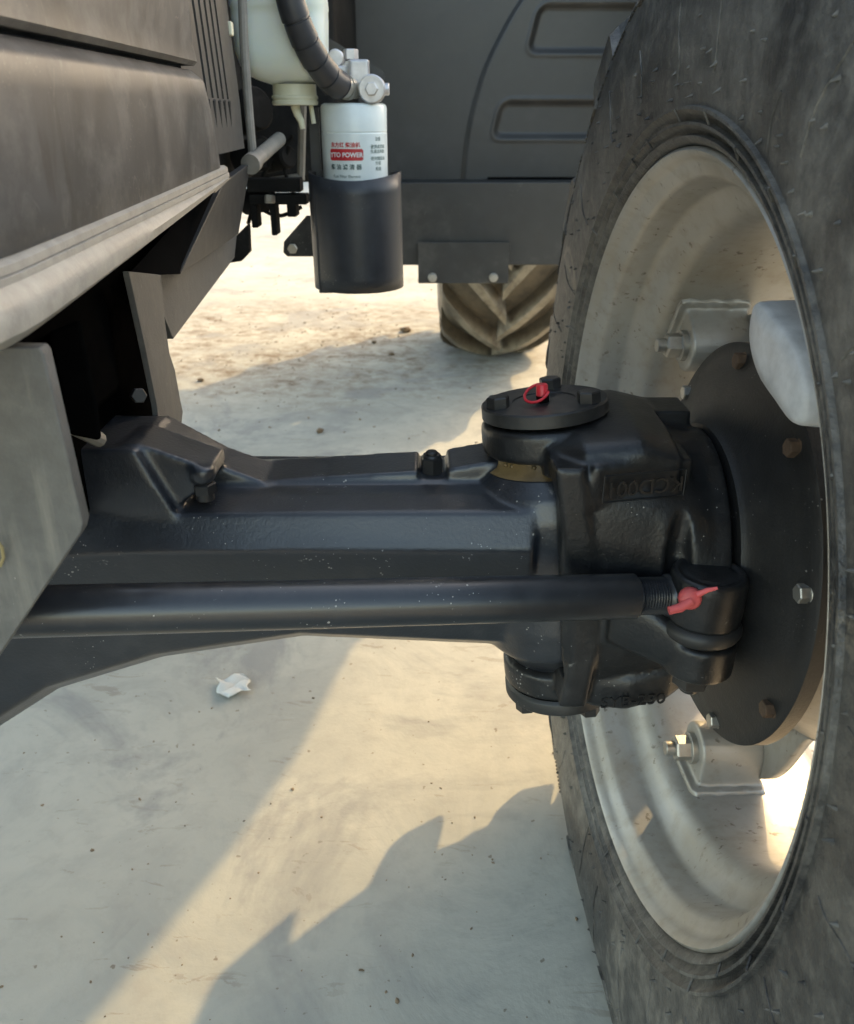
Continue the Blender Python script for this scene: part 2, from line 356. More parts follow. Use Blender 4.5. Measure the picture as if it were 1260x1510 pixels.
# ---- front wheel
fw = empty('front_wheel', (WC.x, WC.y, 0), tractor); fw['label'] = 'dusty front wheel with ribbed black tyre and silver rim'
XC = .165
half = [(.004, .3795), (-.003, .3830), (-.0070, .3865), (-.0070, .3885), (-.0020, .3895), (-.0030, .3925), (-.0105, .3965), (-.0105, .3990), (-.0055, .4000), (-.0065, .4040), (-.0145, .4085), (-.0145, .4110), (-.0105, .4120)]
side = dense([(-.0105, .412), (-.013, .43), (-.016, .46), (-.0165, .49), (-.0145, .52), (-.009, .55), (.001, .572), (.014, .588), (.035, .594), (.10, .598), (XC, .600)], 3)
prof = [(.034, .3615), (.020, .367), (.010, .3775)] + half + side[1:]
prof = prof + [(2 * XC - x, r) for x, r in reversed(prof[:-1])]
bm = NB(); wlathe(bm, prof, 160); tyre = obj('tyre', bm, M['tyre'], fw, WM, 'grey-dusted black rubber tyre', angle=60)
def lug_mesh(name, xc, hw, Rt, hgt, width, sweep, sgn, seg=7, drop=.05, root=None, fall=.006, tip=.45):
    bm = NB(); rs = []
    for i in range(seg + 1):
        t = i / seg; x = xc + sgn * (-.012 + t * (hw + .012)); a = sweep * t ** .9
        crown = Rt - fall * t * t * t
        dr = 0 if t < .85 else 0
        w = width * (1.0 + .35 * t)
        top = crown + hgt * (1 - .22 * t * t); bot = crown - .02
        if i == seg: bot = crown - drop
        s0, s1 = w * .5, w * .32
        ring = []
        for s, r in ((-s0, bot), (-s1, top - .004), (-s1 * .85, top), (s1 * .85, top), (s1, top - .004), (s0, bot)):
            aa = a + s / Rt; ring.append(Vector((x, r * math.cos(aa), r * math.sin(aa))))
        rs.append(ring)
    # shoulder end that runs down onto the sidewall
    a = sweep * 1.02; ring = []
    for s, r in ((-width * .62, Rt - drop), (-width * .48, Rt + hgt * (tip - .1)), (-width * .42, Rt + hgt * tip), (width * .42, Rt + hgt * tip), (width * .48, Rt + hgt * (tip - .1)), (width * .62, Rt - drop)):
        aa = a + s / Rt; ring.append(Vector((xc + sgn * (hw + .012), r * math.cos(aa), r * math.sin(aa))))
    rs.append(ring)
    rings(bm, rs)
    if root: prism(bm, [Vector((root(r) - .0035, r * math.cos(a + q), r * math.sin(a + q))) for r, q in ((.590, -.058), (.590, .058), (.560, .046), (.541, .02), (.541, -.02), (.560, -.046))], (.012, 0, 0))
    return fin(bm, name, True, 30)
def side_x(r):
    P = prof[:len(prof) // 2 + 1]
    for (x0, r0), (x1, r1) in zip(P, P[1:]):
        if r0 <= r <= r1 and r1 > r0: return x0 + (x1 - x0) * (r - r0) / (r1 - r0)
    return -.01
NL = 17
lm = {s: lug_mesh('tread_lug', XC, .150, .598, .060, .088, -.36, s, root=side_x if s < 0 else None) for s in (-1, 1)}
for s in (-1, 1):
    for k in range(NL):
        link('tread_lug', lm[s], M['tyre'], fw, WM @ Matrix.Rotation(2 * math.pi * (k + (.5 if s > 0 else 0)) / NL + .099, 4, 'X'))
# moulding nubs, seams and hatched blocks on the sidewall
bm = NB()
for k in range(230):
    a = rnd.uniform(0, 360); r = rnd.choice([.425, .432, .44, .455, .475, .50, .52, .545]) + rnd.uniform(-.006, .006); x = side_x(r)
    rr = rnd.uniform(.0014, .0026); L = rnd.uniform(.002, .0055); p = wl(x + .001, r, a); q = wl(x - L, r - L * rnd.uniform(0, .8), a + rnd.uniform(-.2, .2))
    cyl(bm, p, q, rr, rr * .18, 6)
for k in range(26):
    a = k * 360 / 26 + rnd.uniform(-4, 4); r0 = rnd.uniform(.415, .45); r1 = r0 + rnd.uniform(.04, .10)
    pts = [wl(side_x(r0 + (r1 - r0) * j / 8) - .0002, r0 + (r1 - r0) * j / 8, a + .35 * math.sin(j * .7 + k)) for j in range(9)]; tube(bm, pts, .0009, 5)
for k in range(34):      # short cross ribs between the bead rings
    a = k * 360 / 34 + rnd.uniform(-3, 3); r0 = rnd.choice([.389, .3995]); tube(bm, [wl(side_x(r0) - .0012, r0, a), wl(side_x(r0 + .010) - .0012, r0 + .010, a)], .0011, 5)
nub = obj('moulding_nub', bm, M['tyre'], fw, WM); nub['kind'] = 'stuff'
for a0 in (20, 27.5, 35, 42.5, 50, 57, 64, 150, 158, 166, 200, 208, 290, 298, 306):
    bm = NB()
    for j in range(9):
        t0 = a0 + j * .62
        pts = [(.548, t0), (.572, t0 + 1.2), (.572, t0 + 1.55), (.548, t0 + .35)]
        prism(bm, [wl(side_x(r) - .0022, r, a) for r, a in pts], (.006, 0, 0))
    e = obj('hatched_block', bm, M['tyre'], fw, WM)
    e['kind'] = 'stuff'
# rim
rp = [(.006, .3805), (.000, .3800), (-.0025, .3770), (.000, .3735), (.006, .3705), (.012, .366), (.017, .3575), (.024, .3535), (.048, .3515), (.056, .348), (.066, .334), (.074, .3245), (.084, .3195), (.10, .318), (.15, .318), (.20, .318), (.245, .319), (.262, .325), (.275, .343), (.283, .350), (.305, .353), (.315, .3575), (.322, .3705), (.332, .377), (.3345, .3805), (.328, .3805)]
inn = rp
outer = [(x, r + .006) for x, r in reversed(rp[5:-5])]
bm = NB(); wlathe(bm, inn + outer, 160, True); rim = obj('rim', bm, M['rim'], fw, WM, 'silver painted steel rim splashed with mud', angle=50)
# balance of the rim: mud runs and straw scratches
# wheel disc with scalloped lobes
LUGA = [32, 152, 272]
bm = NB(); n = 180; rs = []
def lobe(a):
    d = min(abs((a - l + 180) % 360 - 180) for l in LUGA); s = max(0, 1 - d / 30.0); s = s * s * (3 - 2 * s); return .205 + .110 * s
for x0, k in ((.176, 1.0), (.176, .72), (.150, .60), (.118, .50)):
    rs.append([Vector((x0, (lobe(a * 2) if k == 1 else .242 * (.4 + .6 * k)) * math.cos(R(a * 2)) * 1.0, (lobe(a * 2) if k == 1 else .242 * (.4 + .6 * k)) * math.sin(R(a * 2)))) for a in range(n)])
rs.append([Vector((.105, .09 * math.cos(R(a * 2)), .09 * math.sin(R(a * 2)))) for a in range(n)])
rings(bm, rs, True, False)
disc = obj('wheel_disc', bm, M['rim'], fw, WM, 'scalloped silver wheel disc', solid=.012, angle=40)
# clamping lugs welded into the rim, each with washer, bolt and nut
def clamp_mesh():
    bm = NB(); r = .0315; rc = .281; x0, x1 = .098, .172; pr = []
    for k in range(13):
        a = R(180 + 180 * k / 12); pr.append((r * math.cos(a), rc + r * math.sin(a) * 1.0))
    pr = [(-r - .004, .3195), (-r, .305)] + pr + [(r, .305), (r + .004, .3195)]
    rs = [[Vector((x, q, s)) for q, s in [(sx, sy) for sx, sy in pr]] for x in (x0, x0 + .003, x1 - .003, x1)]
    for i, k in ((0, .965), (3, .965)): rs[i] = [Vector((p.x, p.y * k, rc + (p.z - rc) * k)) for p in rs[i]]
    rings(bm, rs)
    for sx in (-.037, .037): tube(bm, [(x, sx + .0018 * math.sin(x * 230), .317 + .001 * math.sin(x * 410)) for x in [.090 + .0037 * i for i in range(24)]], lambda t: .0068 + .0009 * math.sin(t * 19), 10)
    tube(bm, [(.094, -.037 + .0062 * i, .317) for i in range(13)], lambda t: .006 + .001 * math.sin(t * 15), 10)
    rings(bm, [[Vector((x, y, z)) for x, y in rrect(.088, .088, .008, 4)] for z in (.312, .3175)] if False else [[Vector((.132 + x, y, z)) for x, y in rrect(.090, .086, .010, 4)] for z in (.311, .319)])
    return remeshed(bm, 'rim_clamp', .0018, 4)
cm_ = clamp_mesh()
nut_me = bolt_mesh('clamp_nut', .026, .017, (.0185, .006), (.0085, .011))
for a in LUGA:
    Rm = WM @ Matrix.Rotation(R(a - 90), 4, 'X')
    link('rim_clamp', cm_, M['rim'], fw, Rm)
    link('clamp_nut', nut_me, M['zinc'], fw, Rm @ frame((.097, 0, .281), (-1, 0, 0)))
# pressed boss of the disc reaching past the hub flange
bm = NB(); rs = []
for i, (x, k) in enumerate(((.17, 1.12), (.10, 1.07), (.045, 1.02), (.036, 1.0), (.0325, .965), (.031, .9), (.029, .5))):
    rs.append([WM @ Vector((x, -.148 + k * .060 * math.copysign(abs(math.cos(R(t * 10))) ** .75, math.cos(R(t * 10))), .233 + k * .026 * math.copysign(abs(math.sin(R(t * 10))) ** .75, math.sin(R(t * 10))) + .36 * (math.cos(R(t * 10)) * k * .06))) for t in range(36)])
rings(bm, rs)
obj('disc_boss', bm, M['pale'], fw, None, 'rounded boss of the wheel disc beside the hub, coloured pale for sky light', angle=60)
# valve
bm = NB(); cyl(bm, wl(.205, .318, 250), wl(.20, .285, 250), .010, .008, 16); obj('valve_stem', bm, M['zinc'], fw, WM)
# hub
hub = empty('wheel_hub', (WC.x + .08, WC.y, WC.z), tractor); hub['label'] = 'dull black hub flange ringed with bolts'
bm = NB(); prof_h = [(.050, .02), (.050, .118), (.051, .124), (.054, .1265), (.057, .130), (.062, .142), (.069, .162), (.0755, .180), (.080, .192), (.082, .203), (.084, .2055), (.098, .2055), (.100, .203), (.100, .02)]
wlathe(bm, prof_h, 128); obj('hub_flange', bm, M['hub'], hub, WM, angle=30)
hb = bolt_mesh('flange_bolt', .0145, .009, (.009, .0015))
for k, a in enumerate([38, 84, 128, 166, 206, 248, 290, 335]):
    o = link('flange_bolt', hb, None, hub, WM @ frame(wl(.082, .189, a), (-1, 0, 0)))
    if not hb.materials: hb.materials.append(M['zinc'])
    o.material_slots[0].link = 'OBJECT'; o.material_slots[0].material = M['rust'] if k in (1, 2, 4) else M['zinc']

# ---- kingpin axis
KU = Vector((.114, .800, .748)); KL = Vector((.1465, .777, .440)); KD = (KU - KL).normalized()
def kp(z): return KU + (KL - KU) * ((KU.z - z) / (KU.z - KL.z))
KM = frame(KU, KD, (1, 0, 0))      # local x outboard, y rearward

# ---- front axle
fa = empty('front_axle', (-.6, .79, 0), tractor); fa['label'] = 'black cast front axle beam with speckled dust'
bm = NB()
def sec(X, zt, zmid, zb, yf, yb):
    pts = [(yf + .048, zt), (yf + .016, zt - .004), (yf, zmid), (yf + .030, zb + .022), (yf + .058, zb), (yb - .05, zb), (yb - .012, zb + .04), (yb, zmid + .01), (yb - .03, zt)]
    return [Vector((X, y, z)) for y, z in pts]
ST = [(-1.25, .70, .64, .40, .69, .90), (-.98, .70, .63, .36, .66, .93), (-.60, .70, .62, .345, .64, .95), (-.48, .69, .63, .395, .66, .93), (-.39, .672, .632, .447, .685, .90), (-.28, .668, .632, .478, .698, .89), (-.13, .668, .632, .5016, .702, .885), (.02, .669, .632, .494, .702, .885), (.10, .669, .632, .490, .702, .885)]
rings(bm, [sec(*s) for s in ST])
# end barrel around the kingpin
lathe(bm, [(kz - .75, r) for kz, r in ((.445, .042), (.462, .044), (.480, .056), (.500, .076), (.53, .0815), (.60, .082), (.65, .0815), (.672, .076), (.686, .062), (.697, .048), (.715, .046))], KM, 48, cap=True)
# top rib rising toward the kingpin
for x0, x1, h0, h1 in ((-.225, -.008, .000, .014), (.020, .115, .0160, .034)):
    prism(bm, [(x0, .778, .655), (x1, .778, .655), (x1, .778, .667 + h1), (x0, .778, .667 + h0)], (0, .06, 0))
prism(bm, [(-.02, .778, .655), (.03, .778, .655), (.03, .778, .672), (-.02, .778, .672)], (0, .06, 0))
# pedestal with stop-screw wing
prism(bm, [(-.352, .712, .655), (-.228, .712, .655), (-.262, .716, .727), (-.316, .716, .728)], (0, .10, 0))
prism(bm, [(-.275, .725, .655), (-.275, .725, .729), (-.262, .725, .730), (-.198, .725, .705), (-.196, .725, .694), (-.232, .725, .668), (-.232, .725, .655)], (0, .055, 0))
prism(bm, [(-.265, .772, .650), (-.265, .772, .726), (-.205, .772, .690), (-.150, .772, .668), (-.150, .772, .650)], (0, .055, 0))
chcyl(bm, (-.2075, .731, .692), (-.2075, .731, .707), .0125, .002, 24)
ax = link('axle_housing', remeshed(bm, 'axle_housing', .003, 5), M['axle'], fa)
bm = NB(); chcyl(bm, (-.2075, .731, .672), (-.2075, .731, .700), .0085, .001, 20)
hexprism(bm, frame((-.2075, .731, .680), (0, 0, 1)), .020, .010); obj('stop_screw', bm, M['bolt'], fa, None, 'black steering stop screw hanging from the pedestal wing', angle=25)
bm = NB(); P = at(637, 690, .80); hexprism(bm, frame((P.x, P.y, P.z - .004), (0, 0, 1), (.8, .6, 0)), .020, .017); chcyl(bm, (P.x, P.y, P.z), (P.x, P.y, P.z + .0185), .0062, .0015, 16)
lathe(bm, [(0, .0095), (.002, .0098), (.004, .0085)], Matrix.Translation((P.x, P.y, P.z + .011)), 20, True)
obj('breather_plug', bm, M['bolt'], fa, None, 'small black breather plug on the beam top', angle=25)
bm = NB(); lathe(bm, [(kz - .75, r) for kz, r in ((.687, .0625), (.692, .0560), (.699, .0515), (.706, .050), (.710, .049))], KM, 40)
for k in range(40):
    a = rnd.uniform(0, 360); r = rnd.uniform(.050, .056); p = KM @ Vector((r * math.cos(R(a)), r * math.sin(R(a)), -.057 + rnd.uniform(-.004, .006)))
    bmesh.ops.create_icosphere(bm, subdivisions=1, radius=rnd.uniform(.001, .0028), matrix=Matrix.Translation(p))
e = obj('seal_grease', bm, M['grease'], fa, None, 'ochre grease squeezed out round the upper kingpin seal', angle=60); e['kind'] = 'stuff'

# ---- steering knuckle
kn = empty('steering_knuckle', (.18, .79, .5), tractor); kn['label'] = 'black cast steering knuckle with bolted kingpin caps'
bm = NB()
def sup(c, X, hy, hz, e, n=40, shear=0.0):
    out = []
    for i in range(n):
        a = 2 * math.pi * i / n; ca, sa = math.cos(a), math.sin(a)
        out.append(Vector((X + shear * (sa * hz), c[0] + hy * math.copysign(abs(ca) ** e, ca), c[1] + hz * math.copysign(abs(sa) ** e, sa))))
    return out
rings(bm, [sup((.79, .595), .125, .100, .124, .45, shear=-.12), sup((.79, .597), .165, .103, .128, .45, shear=-.10), sup((.79, .598), .205, .106, .128, .55, shear=-.05), sup((.79, .597), .235, .114, .124, .75), sup((.79, .596), .258, .121, .122, 1), sup((.79, .595), .275, .122, .122, 1)])
chcyl(bm, kp(.700), kp(.7315), .0635, .004); chcyl(bm, kp(.443), kp(.474), .0605, .004)
# upper arm pad, lower arm, both running into the body
rings(bm, [sup((.79, .700), .108, .060, .026, .5), sup((.785, .712), .14, .085, .026, .45), sup((.785, .716), .19, .088, .028, .45), sup((.79, .705), .225, .09, .03, .5)])
rings(bm, [sup((.785, .466), .138, .060, .022, .5), sup((.78, .474), .17, .082, .028, .5), sup((.78, .477), .20, .090, .030, .5), sup((.78, .488), .240, .088, .032, .6), sup((.785, .50), .262, .085, .032, .7)])
# front edge band of the fork
band = [(.124, .720), (.130, .68), (.1375, .64), (.145, .60), (.150, .56), (.150, .52), (.146, .48), (.1435, .464)]
rs = []
for X, z in band: rs.append([Vector((X - .012, .6870, z)), Vector((X + .013, .6865, z)), Vector((X + .017, .70, z)), Vector((X + .012, .78, z)), Vector((X - .018, .78, z))])
rings(bm, rs)
# raised pad that carries the number
rings(bm, [[Vector((.145, .6885, z)) if i == 0 else Vector((.238, .7085, z)) if i == 1 else Vector((.238, .75, z)) if i == 2 else Vector((.145, .75, z)) for i in range(4)] for z in (.682, .722)])
# stop block at the rear top, ledge, steering arm, ribs
box(bm, (.172, .735, .490), (.05, .07, .06)); box(bm, (.238, .835, .707), (.05, .05, .05)); box(bm, (.205, .70, .603), (.10, .025, .018))
rings(bm, [sup((.715, .575), .17, .04, .035, .6), sup((.700, .567), .205, .045, .034, .6), sup((.678, .5525), .240, .040, .022, .6), sup((.672, .548), .262, .034, .018, .7)])
chcyl(bm, (.2505, .664, .531), (.2515, .664, .5665), .0335, .0025)
prism(bm, [(.20, .75, .56), (.20, .672, .555), (.235, .66, .545), (.235, .75, .50), (.20, .76, .50)], (.02, 0, 0))
cut = [NB(), NB(), NB()]
lathe(cut[0], [(kz - .75, .0840) for kz in (.488, .692)], KM, 40, cap=True)
box(cut[1], (.04, .79, .59), (.155, .30, .200))
tube(cut[2], [(.226, .676, .618), (.226, .680, .640), (.227, .682, .665), (.228, .684, .690), (.228, .688, .702)], lambda t: .013 - .005 * t, 12)
casting = link('knuckle_casting', remeshed(bm, 'knuckle_casting', .0024, 4, cut), M['cast'], kn)
def onto(me, p, xdir, ydir):
    x = Vector(xdir).normalized(); y = Vector(ydir); y = (y - x * y.dot(x)).normalized(); z = x.cross(y)
    Mx = Matrix((x, y, z)).transposed().to_4x4(); Mx.translation = Vector(p); return Mx
# cast number, upside down in a sunk frame
tm = text_mesh('KCD001', .0205, .0006, bold=.0001); link('cast_lettering', tm, M['cast'], kn, onto(tm, (.1915, .6894, .7035), (-.977, -.21, -.012), (0, 0, -1)))
bm = NB(); fp = [(.1915 + sx * .0375, .6902 + sx * .0080, .7035 + sz * .0125) for sx, sz in ((-1, -1), (1, -1), (1, 1), (-1, 1))]
for a, b in zip(fp, fp[1:] + fp[:1]): tube(bm, [a, b], .0008, 6)
obj('number_frame', bm, M['cast'], kn)
tm = text_mesh('SYB-230', .019, .0007, bold=.0001); link('cast_lettering', tm, M['cast'], kn, onto(tm, (.204, .6872, .473), (.985, .06, .05), (0, -.12, 1)))
# caps
bm = NB(); lathe(bm, [(-.0145, .0575), (-.0135, .0598), (-.0128, .0615), (-.0015, .0615), (0, .060), (0, .031), (-.0012, .030), (-.0012, .0005)], KM, 64); rv = None
obj('kingpin_cap', bm, M['plate'], kn, None, 'round black cap plate on top of the kingpin', angle=30)
bm = NB(); lathe(bm, [(-.0190, .052), (-.0140, .052)], KM, 48); obj('cap_shim', bm, M['black'], kn)
cb_me = bolt_mesh('cap_bolt', .0195, .0108, None)
for a in (196, 75, -35):
    p = KM @ Vector((.0475 * math.cos(R(a)), .0475 * math.sin(R(a)), 0)); link('cap_bolt', cb_me, M['bolt'], kn, frame(p, KD, (math.cos(a), math.sin(a), 0)))
bm = NB(); c0 = KM @ Vector((-.002, -.006, 0)); cyl(bm, c0 - KD * .002, c0 + KD * .006, .0062, .0062, 6); obj('grease_nipple', bm, M['black'], kn)
bm = NB(); Mg = frame(c0 + KD * .0055, KD, (1, 0, 0)); lathe(bm, [(0, .0052), (.0005, .0062), (.010, .0056), (.0112, .0048), (.0112, .0005)], Mg, 20)
ring = [Mg @ Vector((-.006 + .0115 * math.cos(R(a)) , -.004 + .0105 * math.sin(R(a)) , .010 - .0125 * (1 - math.cos(R(a - 60))) / 2)) for a in range(20, 345, 10)]
tube(bm, ring, .0014, 8); obj('grease_cap', bm, M['red'], kn, None, 'bright red rubber cap and loop on the grease nipple')
KLM = frame(KL, -KD, (1, 0, 0))
bm = NB(); lathe(bm, [(-.003, .0575), (.000, .0600), (.001, .0605), (.012, .0605), (.0135, .059), (.0135, .0005)], KLM, 64); obj('kingpin_cap', bm, M['plate'], kn, None, 'round black cap plate under the knuckle', angle=30)
for a in (-30, 60, 150, 240): link('cap_bolt', cb_me, M['bolt'], kn, frame(KLM @ Vector((.0475 * math.cos(R(a)), .0475 * math.sin(R(a)), .0135)), -KD))

# ---- tie rod
tr = empty('tie_rod', (.0, .62, .6), tractor); tr['label'] = 'straight blue-black tie rod in front of the axle'
A = at(-160, 907, .545); B = at(938, 879, .660); d = (B - A).normalized()
bm = NB(); chcyl(bm, A, B, .0203, .0025, 48); obj('rod_tube', bm, M['rod'], tr, None, angle=30)
bm = NB(); Mr = frame(B - d * .004, d); pr = [(0, .0005), (0, .0155)]
for k in range(11): pr += [(.003 + k * .0026, .0172), (.0043 + k * .0026, .0155)]
pr += [(.0325, .0185), (.034, .0195), (.039, .0195), (.041, .018), (.041, .0005)]
lathe(bm, pr, Mr, 32); obj('threaded_end', bm, M['rod'], tr, None, angle=30)
JB = Vector((.2505, .664, .606)); JZ = Vector((.02, 0, 1)).normalized(); JM = frame(JB, JZ, (1, 0, 0))
bm = NB(); lathe(bm, [(-.021, .0005), (-.021, .031), (-.018, .0335), (-.005, .0340), (.018, .0337), (.0245, .0325), (.0268, .0305), (.0268, .0270), (.0252, .0255), (.0252, .0225), (.0262, .020), (.0268, .008), (.0268, .0005)], JM, 48)
e1 = B + d * .034; tube(bm, [e1, e1 + d * .012, JB - d * .018], lambda t: .0180 + .006 * t, 24)
jm = remeshed(bm, 'ball_joint', .0012, 3); link('ball_joint', jm, M['cast'], tr)
bm = NB(); lathe(bm, [(-.0405, .024), (-.038, .030), (-.034, .0345), (-.030, .0365), (-.026, .0365), (-.022, .034), (-.0195, .030)], JM, 48, cap=True); obj('rubber_boot', bm, M['boot'], tr, None, angle=60)
bm = NB(); chcyl(bm, JB - JZ * .070, JB - JZ * .080, .022, .002, 24); hexprism(bm, frame(JB - JZ * .079, -JZ), .030, .016); chcyl(bm, JB - JZ * .074, JB - JZ * .102, .0095, .0015, 20); obj('castle_nut', bm, M['bolt'], tr, None, angle=25)
gp = at(1020, 886, JB.y - .0345); bm = NB(); Mg = frame(gp + Vector((0, .004, 0)), (-.12, -1, .18)); lathe(bm, [(-.006, .0085), (-.002, .0100), (.003, .0095), (.0055, .0072), (.006, .0005)], Mg, 18)
x_ = Mg.to_3x3() @ Vector((1, 0, 0)); tube(bm, [gp, gp + Vector((-.010, -.002, -.006)), gp + Vector((-.019, -.003, -.008))], lambda t: .0048 - .001 * t, 8); tube(bm, [gp + Vector((.004, 0, .006)), gp + Vector((.012, -.001, .011)), gp + Vector((.020, -.0015, .0135))], lambda t: .0030 - .0016 * t, 8)
obj('grease_cap', bm, M['redpale'], tr, None, 'faded red rubber cap on the tie rod ball joint', angle=60)

# ---- hood
hd = empty('hood', (-.6, .6, .9), tractor); hd['label'] = 'dust-streaked dark grey hood with pale lower trim'
plan = spline([(-.221, .98, 0), (-.219, .80, 0), (-.218, .60, 0), (-.220, .42, 0), (-.236, .27, 0), (-.29, .15, 0), (-.40, .085, 0), (-.60, .065, 0)], 10)
plan = plan + [Vector((-1.2 - p.x, p.y, 0)) for p in reversed(plan[:-1])]
def planpt(i, off, z, rearY=None):
    p = plan[i]; a = plan[max(0, i - 1)]; b = plan[min(len(plan) - 1, i + 1)]; t = (b - a).normalized(); nrm = Vector((-t.y, t.x, 0))
    q = p + nrm * off; y = q.y
    if rearY is not None: # slide the rear edge so that it rakes with height
        w = max(0.0, min(1.0, (y - .45) / (.98 - .45))); y = y + (rearY - .98) * w
    return Vector((q.x, y, z))
def sheet(pr, mat, name, label=None, rear=None, solid=.004, parent=None):
    bm = NB(); rows = []
    for off, z in pr: rows.append([planpt(i, off, z, rear(z) if rear else None) for i in range(len(plan))])
    rings(bm, rows, False, False)
    return obj(name, bm, mat, parent or hd, None, label, solid=solid, angle=28)
rear = lambda z: .968 - (z - .945) * .45
# outward offset is negative normal on the near side: test sign
_t = planpt(20, .01, 0); SG = 1 if _t.x > plan[20].x else -1
def pz(l): return [(SG * o, z) for o, z in l]
sheet(pz([(-.020, .934), (-.001, .9345), (.0005, .937), (.0025, .955), (.0035, .985), (.003, 1.012), (.002, 1.0265), (.0002, 1.0295), (-.008, 1.0365), (-.020, 1.037)]), M['hood'], 'lower_panel', 'lower hood panel streaked with pale dust', rear)
sheet(pz([(-.022, 1.0435), (-.003, 1.0435), (-.0005, 1.046), (-.002, 1.06), (.004, 1.10), (.004, 1.16), (-.004, 1.26), (-.03, 1.36), (-.09, 1.43), (-.2, 1.46), (-.34, 1.47)]), M['hood'], 'upper_panel', 'upper hood panel with smeared reflections', rear)
# pale trim under the panel: two lips and a bulge that tapers off rearward
bm = NB(); rows = []
TR = [(-.03, 0), (.002, .0008), (.0045, -.0006), (.0047, -.0034), (.0030, -.0046), (.0034, -.0052), (.0058, -.0060), (.0058, -.0082), (.0040, -.0096)]
BU = [(.0060, 0), (.0100, -.16), (.0135, -.40), (.0125, -.68), (.0050, -.90), (-.012, -1.0), (-.04, -1.0)]
for i in range(len(plan)):
    p = plan[i]; y = p.y; taper = max(0.05, min(1.0, (1.00 - y) / .56)); zz = .9300 + .0165 * max(0, (y - .45)) / .5
    H = .030 * taper ** .9; row = [planpt(i, SG * o, zz + z, .992) for o, z in TR] + [planpt(i, SG * (o * (0.5 + .5 * taper)), zz - .0096 + z * H, .985) for o, z in BU]
    rows.append(row)
rings(bm, rows, False, False); obj('trim_strip', bm, M['trim'], hd, None, 'pale silver-beige trim strip along the hood bottom', solid=.003, angle=40)
# louvred side shroud behind the hood panel
sh = empty('side_shroud', (-.236, 1.05, .9), tractor); sh['label'] = 'black louvred shroud behind the hood'
bm = NB(); ys = [.93]; 
for k in range(5): ys += [1.018 + .033 * k, 1.018 + .033 * k + .012]
ys += [1.225, 1.245]; zs = [.958, .985, 1.016, 1.20, 1.36, 1.5]
gv = {}
def shp(y, z): return Vector((-.238 - .010 * max(0, (y - 1.0) / .25) - .06 * max(0, z - 1.1), y + .10 * (1.0 - z), z))
for i, y in enumerate(ys):
    for j, z in enumerate(zs): gv[i, j] = bm.verts.new(shp(y, z))
for i in range(len(ys) - 1):
    for j in range(len(zs) - 1):
        if 1 <= i <= 9 and i % 2 == 1 and j in (2, 3): continue
        bm.faces.new((gv[i, j], gv[i + 1, j], gv[i + 1, j + 1], gv[i, j + 1]))
obj('louvre_panel', bm, M['shroud'], sh, None, solid=.004, smooth=False)
bm = NB(); box(bm, (-.285, 1.10, 1.2), (.004, .30, .46)); obj('louvre_backing', bm, M['black'], sh)
# ridges running down below each slot
for k in range(5):
    bm = NB(); y = 1.018 + .033 * k + .006; tube(bm, [shp(y, 1.014) + Vector((.002, 0, 0)), shp(y + .006, .985) + Vector((.0015, 0, 0))], lambda t: .0032 * (1 - .8 * t), 8); obj('louvre_ridge', bm, M['shroud'], sh)
bm = NB(); lo = [(-.2415, .985, .955), (-.250, 1.165, .958), (-.262, 1.150, .868), (-.272, .925, .853), (-.268, .885, .853)]
lo = [atx(331, 268, -.240), atx(370, 240, -.248), atx(352, 345, -.262), atx(266, 403, -.262)]
prism(bm, lo, (-.010, 0, 0)); obj('lower_shroud', bm, M['shroud'], sh, None, 'plain black lower shroud plate', bevel=.001)
bm = NB(); q = [atx(266, 404, -.262), atx(331, 268, -.2405), atx(300, 300, -.262), atx(206, 406, -.285)]
prism(bm, q, (-.01, 0, .002)); obj('shroud_return', bm, M['black'], sh)
bm = NB(); prism(bm, [atx(316, 274, -.226), atx(341, 262, -.226), atx(318, 284, -.226)], (-.02, 0, .002)); obj('trim_tab', bm, M['pipe'], sh)

bm = NB(); box(bm, atx(340, 42, -.247), (.006, .012, .016)); obj('retaining_clip', bm, M['neck'], sh, None, bevel=.002)
# ---- front frame: brackets and dark interior
fr = empty('front_frame', (-.45, .8, .7), tractor); fr['label'] = 'front frame brackets under the hood'
bm = NB(); poly = [at(-260, 505, .452), at(58, 513, .452), at(64, 522, .452), at(122, 772, .452), at(119, 786, .452), at(0, 965, .452), at(-120, 1140, .452), at(-420, 1100, .452)]
prism(bm, poly, (0, .012, 0)); obj('support_plate', bm, M['greyplate'], fr, None, 'scuffed grey support plate with a bevelled edge', bevel=.0015)
bm = NB(); tube(bm, [at(-6, 795, .446), at(3, 808, .447), at(5, 822, .449), at(0, 835, .449)], .0011, 6); obj('straw', bm, M['straw'], fr)
bm = NB()   # dusty upright bracket
colr = [(190, 400), (238, 405), (243, 470), (250, 520), (258, 545), (266, 590), (270, 606), (268, 625), (258, 655), (238, 662), (232, 600), (216, 520)]
prism(bm, [atx(a, b, -.268 + .004 * math.sin(a * .3 + b * .05)) for a, b in colr], (-.006, 0, 0)); obj('upright_bracket', bm, M['greyplate'], fr, None, 'dusty grey upright bracket behind the pedestal', bevel=.001)
bm = NB(); prism(bm, [atx(222, 396, -.30), atx(262, 384, -.285), atx(352, 322, -.285), atx(346, 380, -.285), atx(256, 500, -.285), atx(244, 470, -.285)], (-.02, 0, 0)); obj('frame_rail', bm, M['greyplate'], fr, None, 'grey frame rail receding under the hood', bevel=.001)
bm = NB(); box(bm, (-.64, .82, .80), (.66, .20, .20)); box(bm, (-.68, .62, .84), (.78, .34, .16)); box(bm, (-.325, .785, .875), (.03, .67, .17)); box(bm, (-.325, .76, .75), (.03, .42, .18)); obj('axle_support_fill', bm, M['void'], fr, None, bevel=.01)  # last two boxes are added black filler for the shaded gaps behind the trim
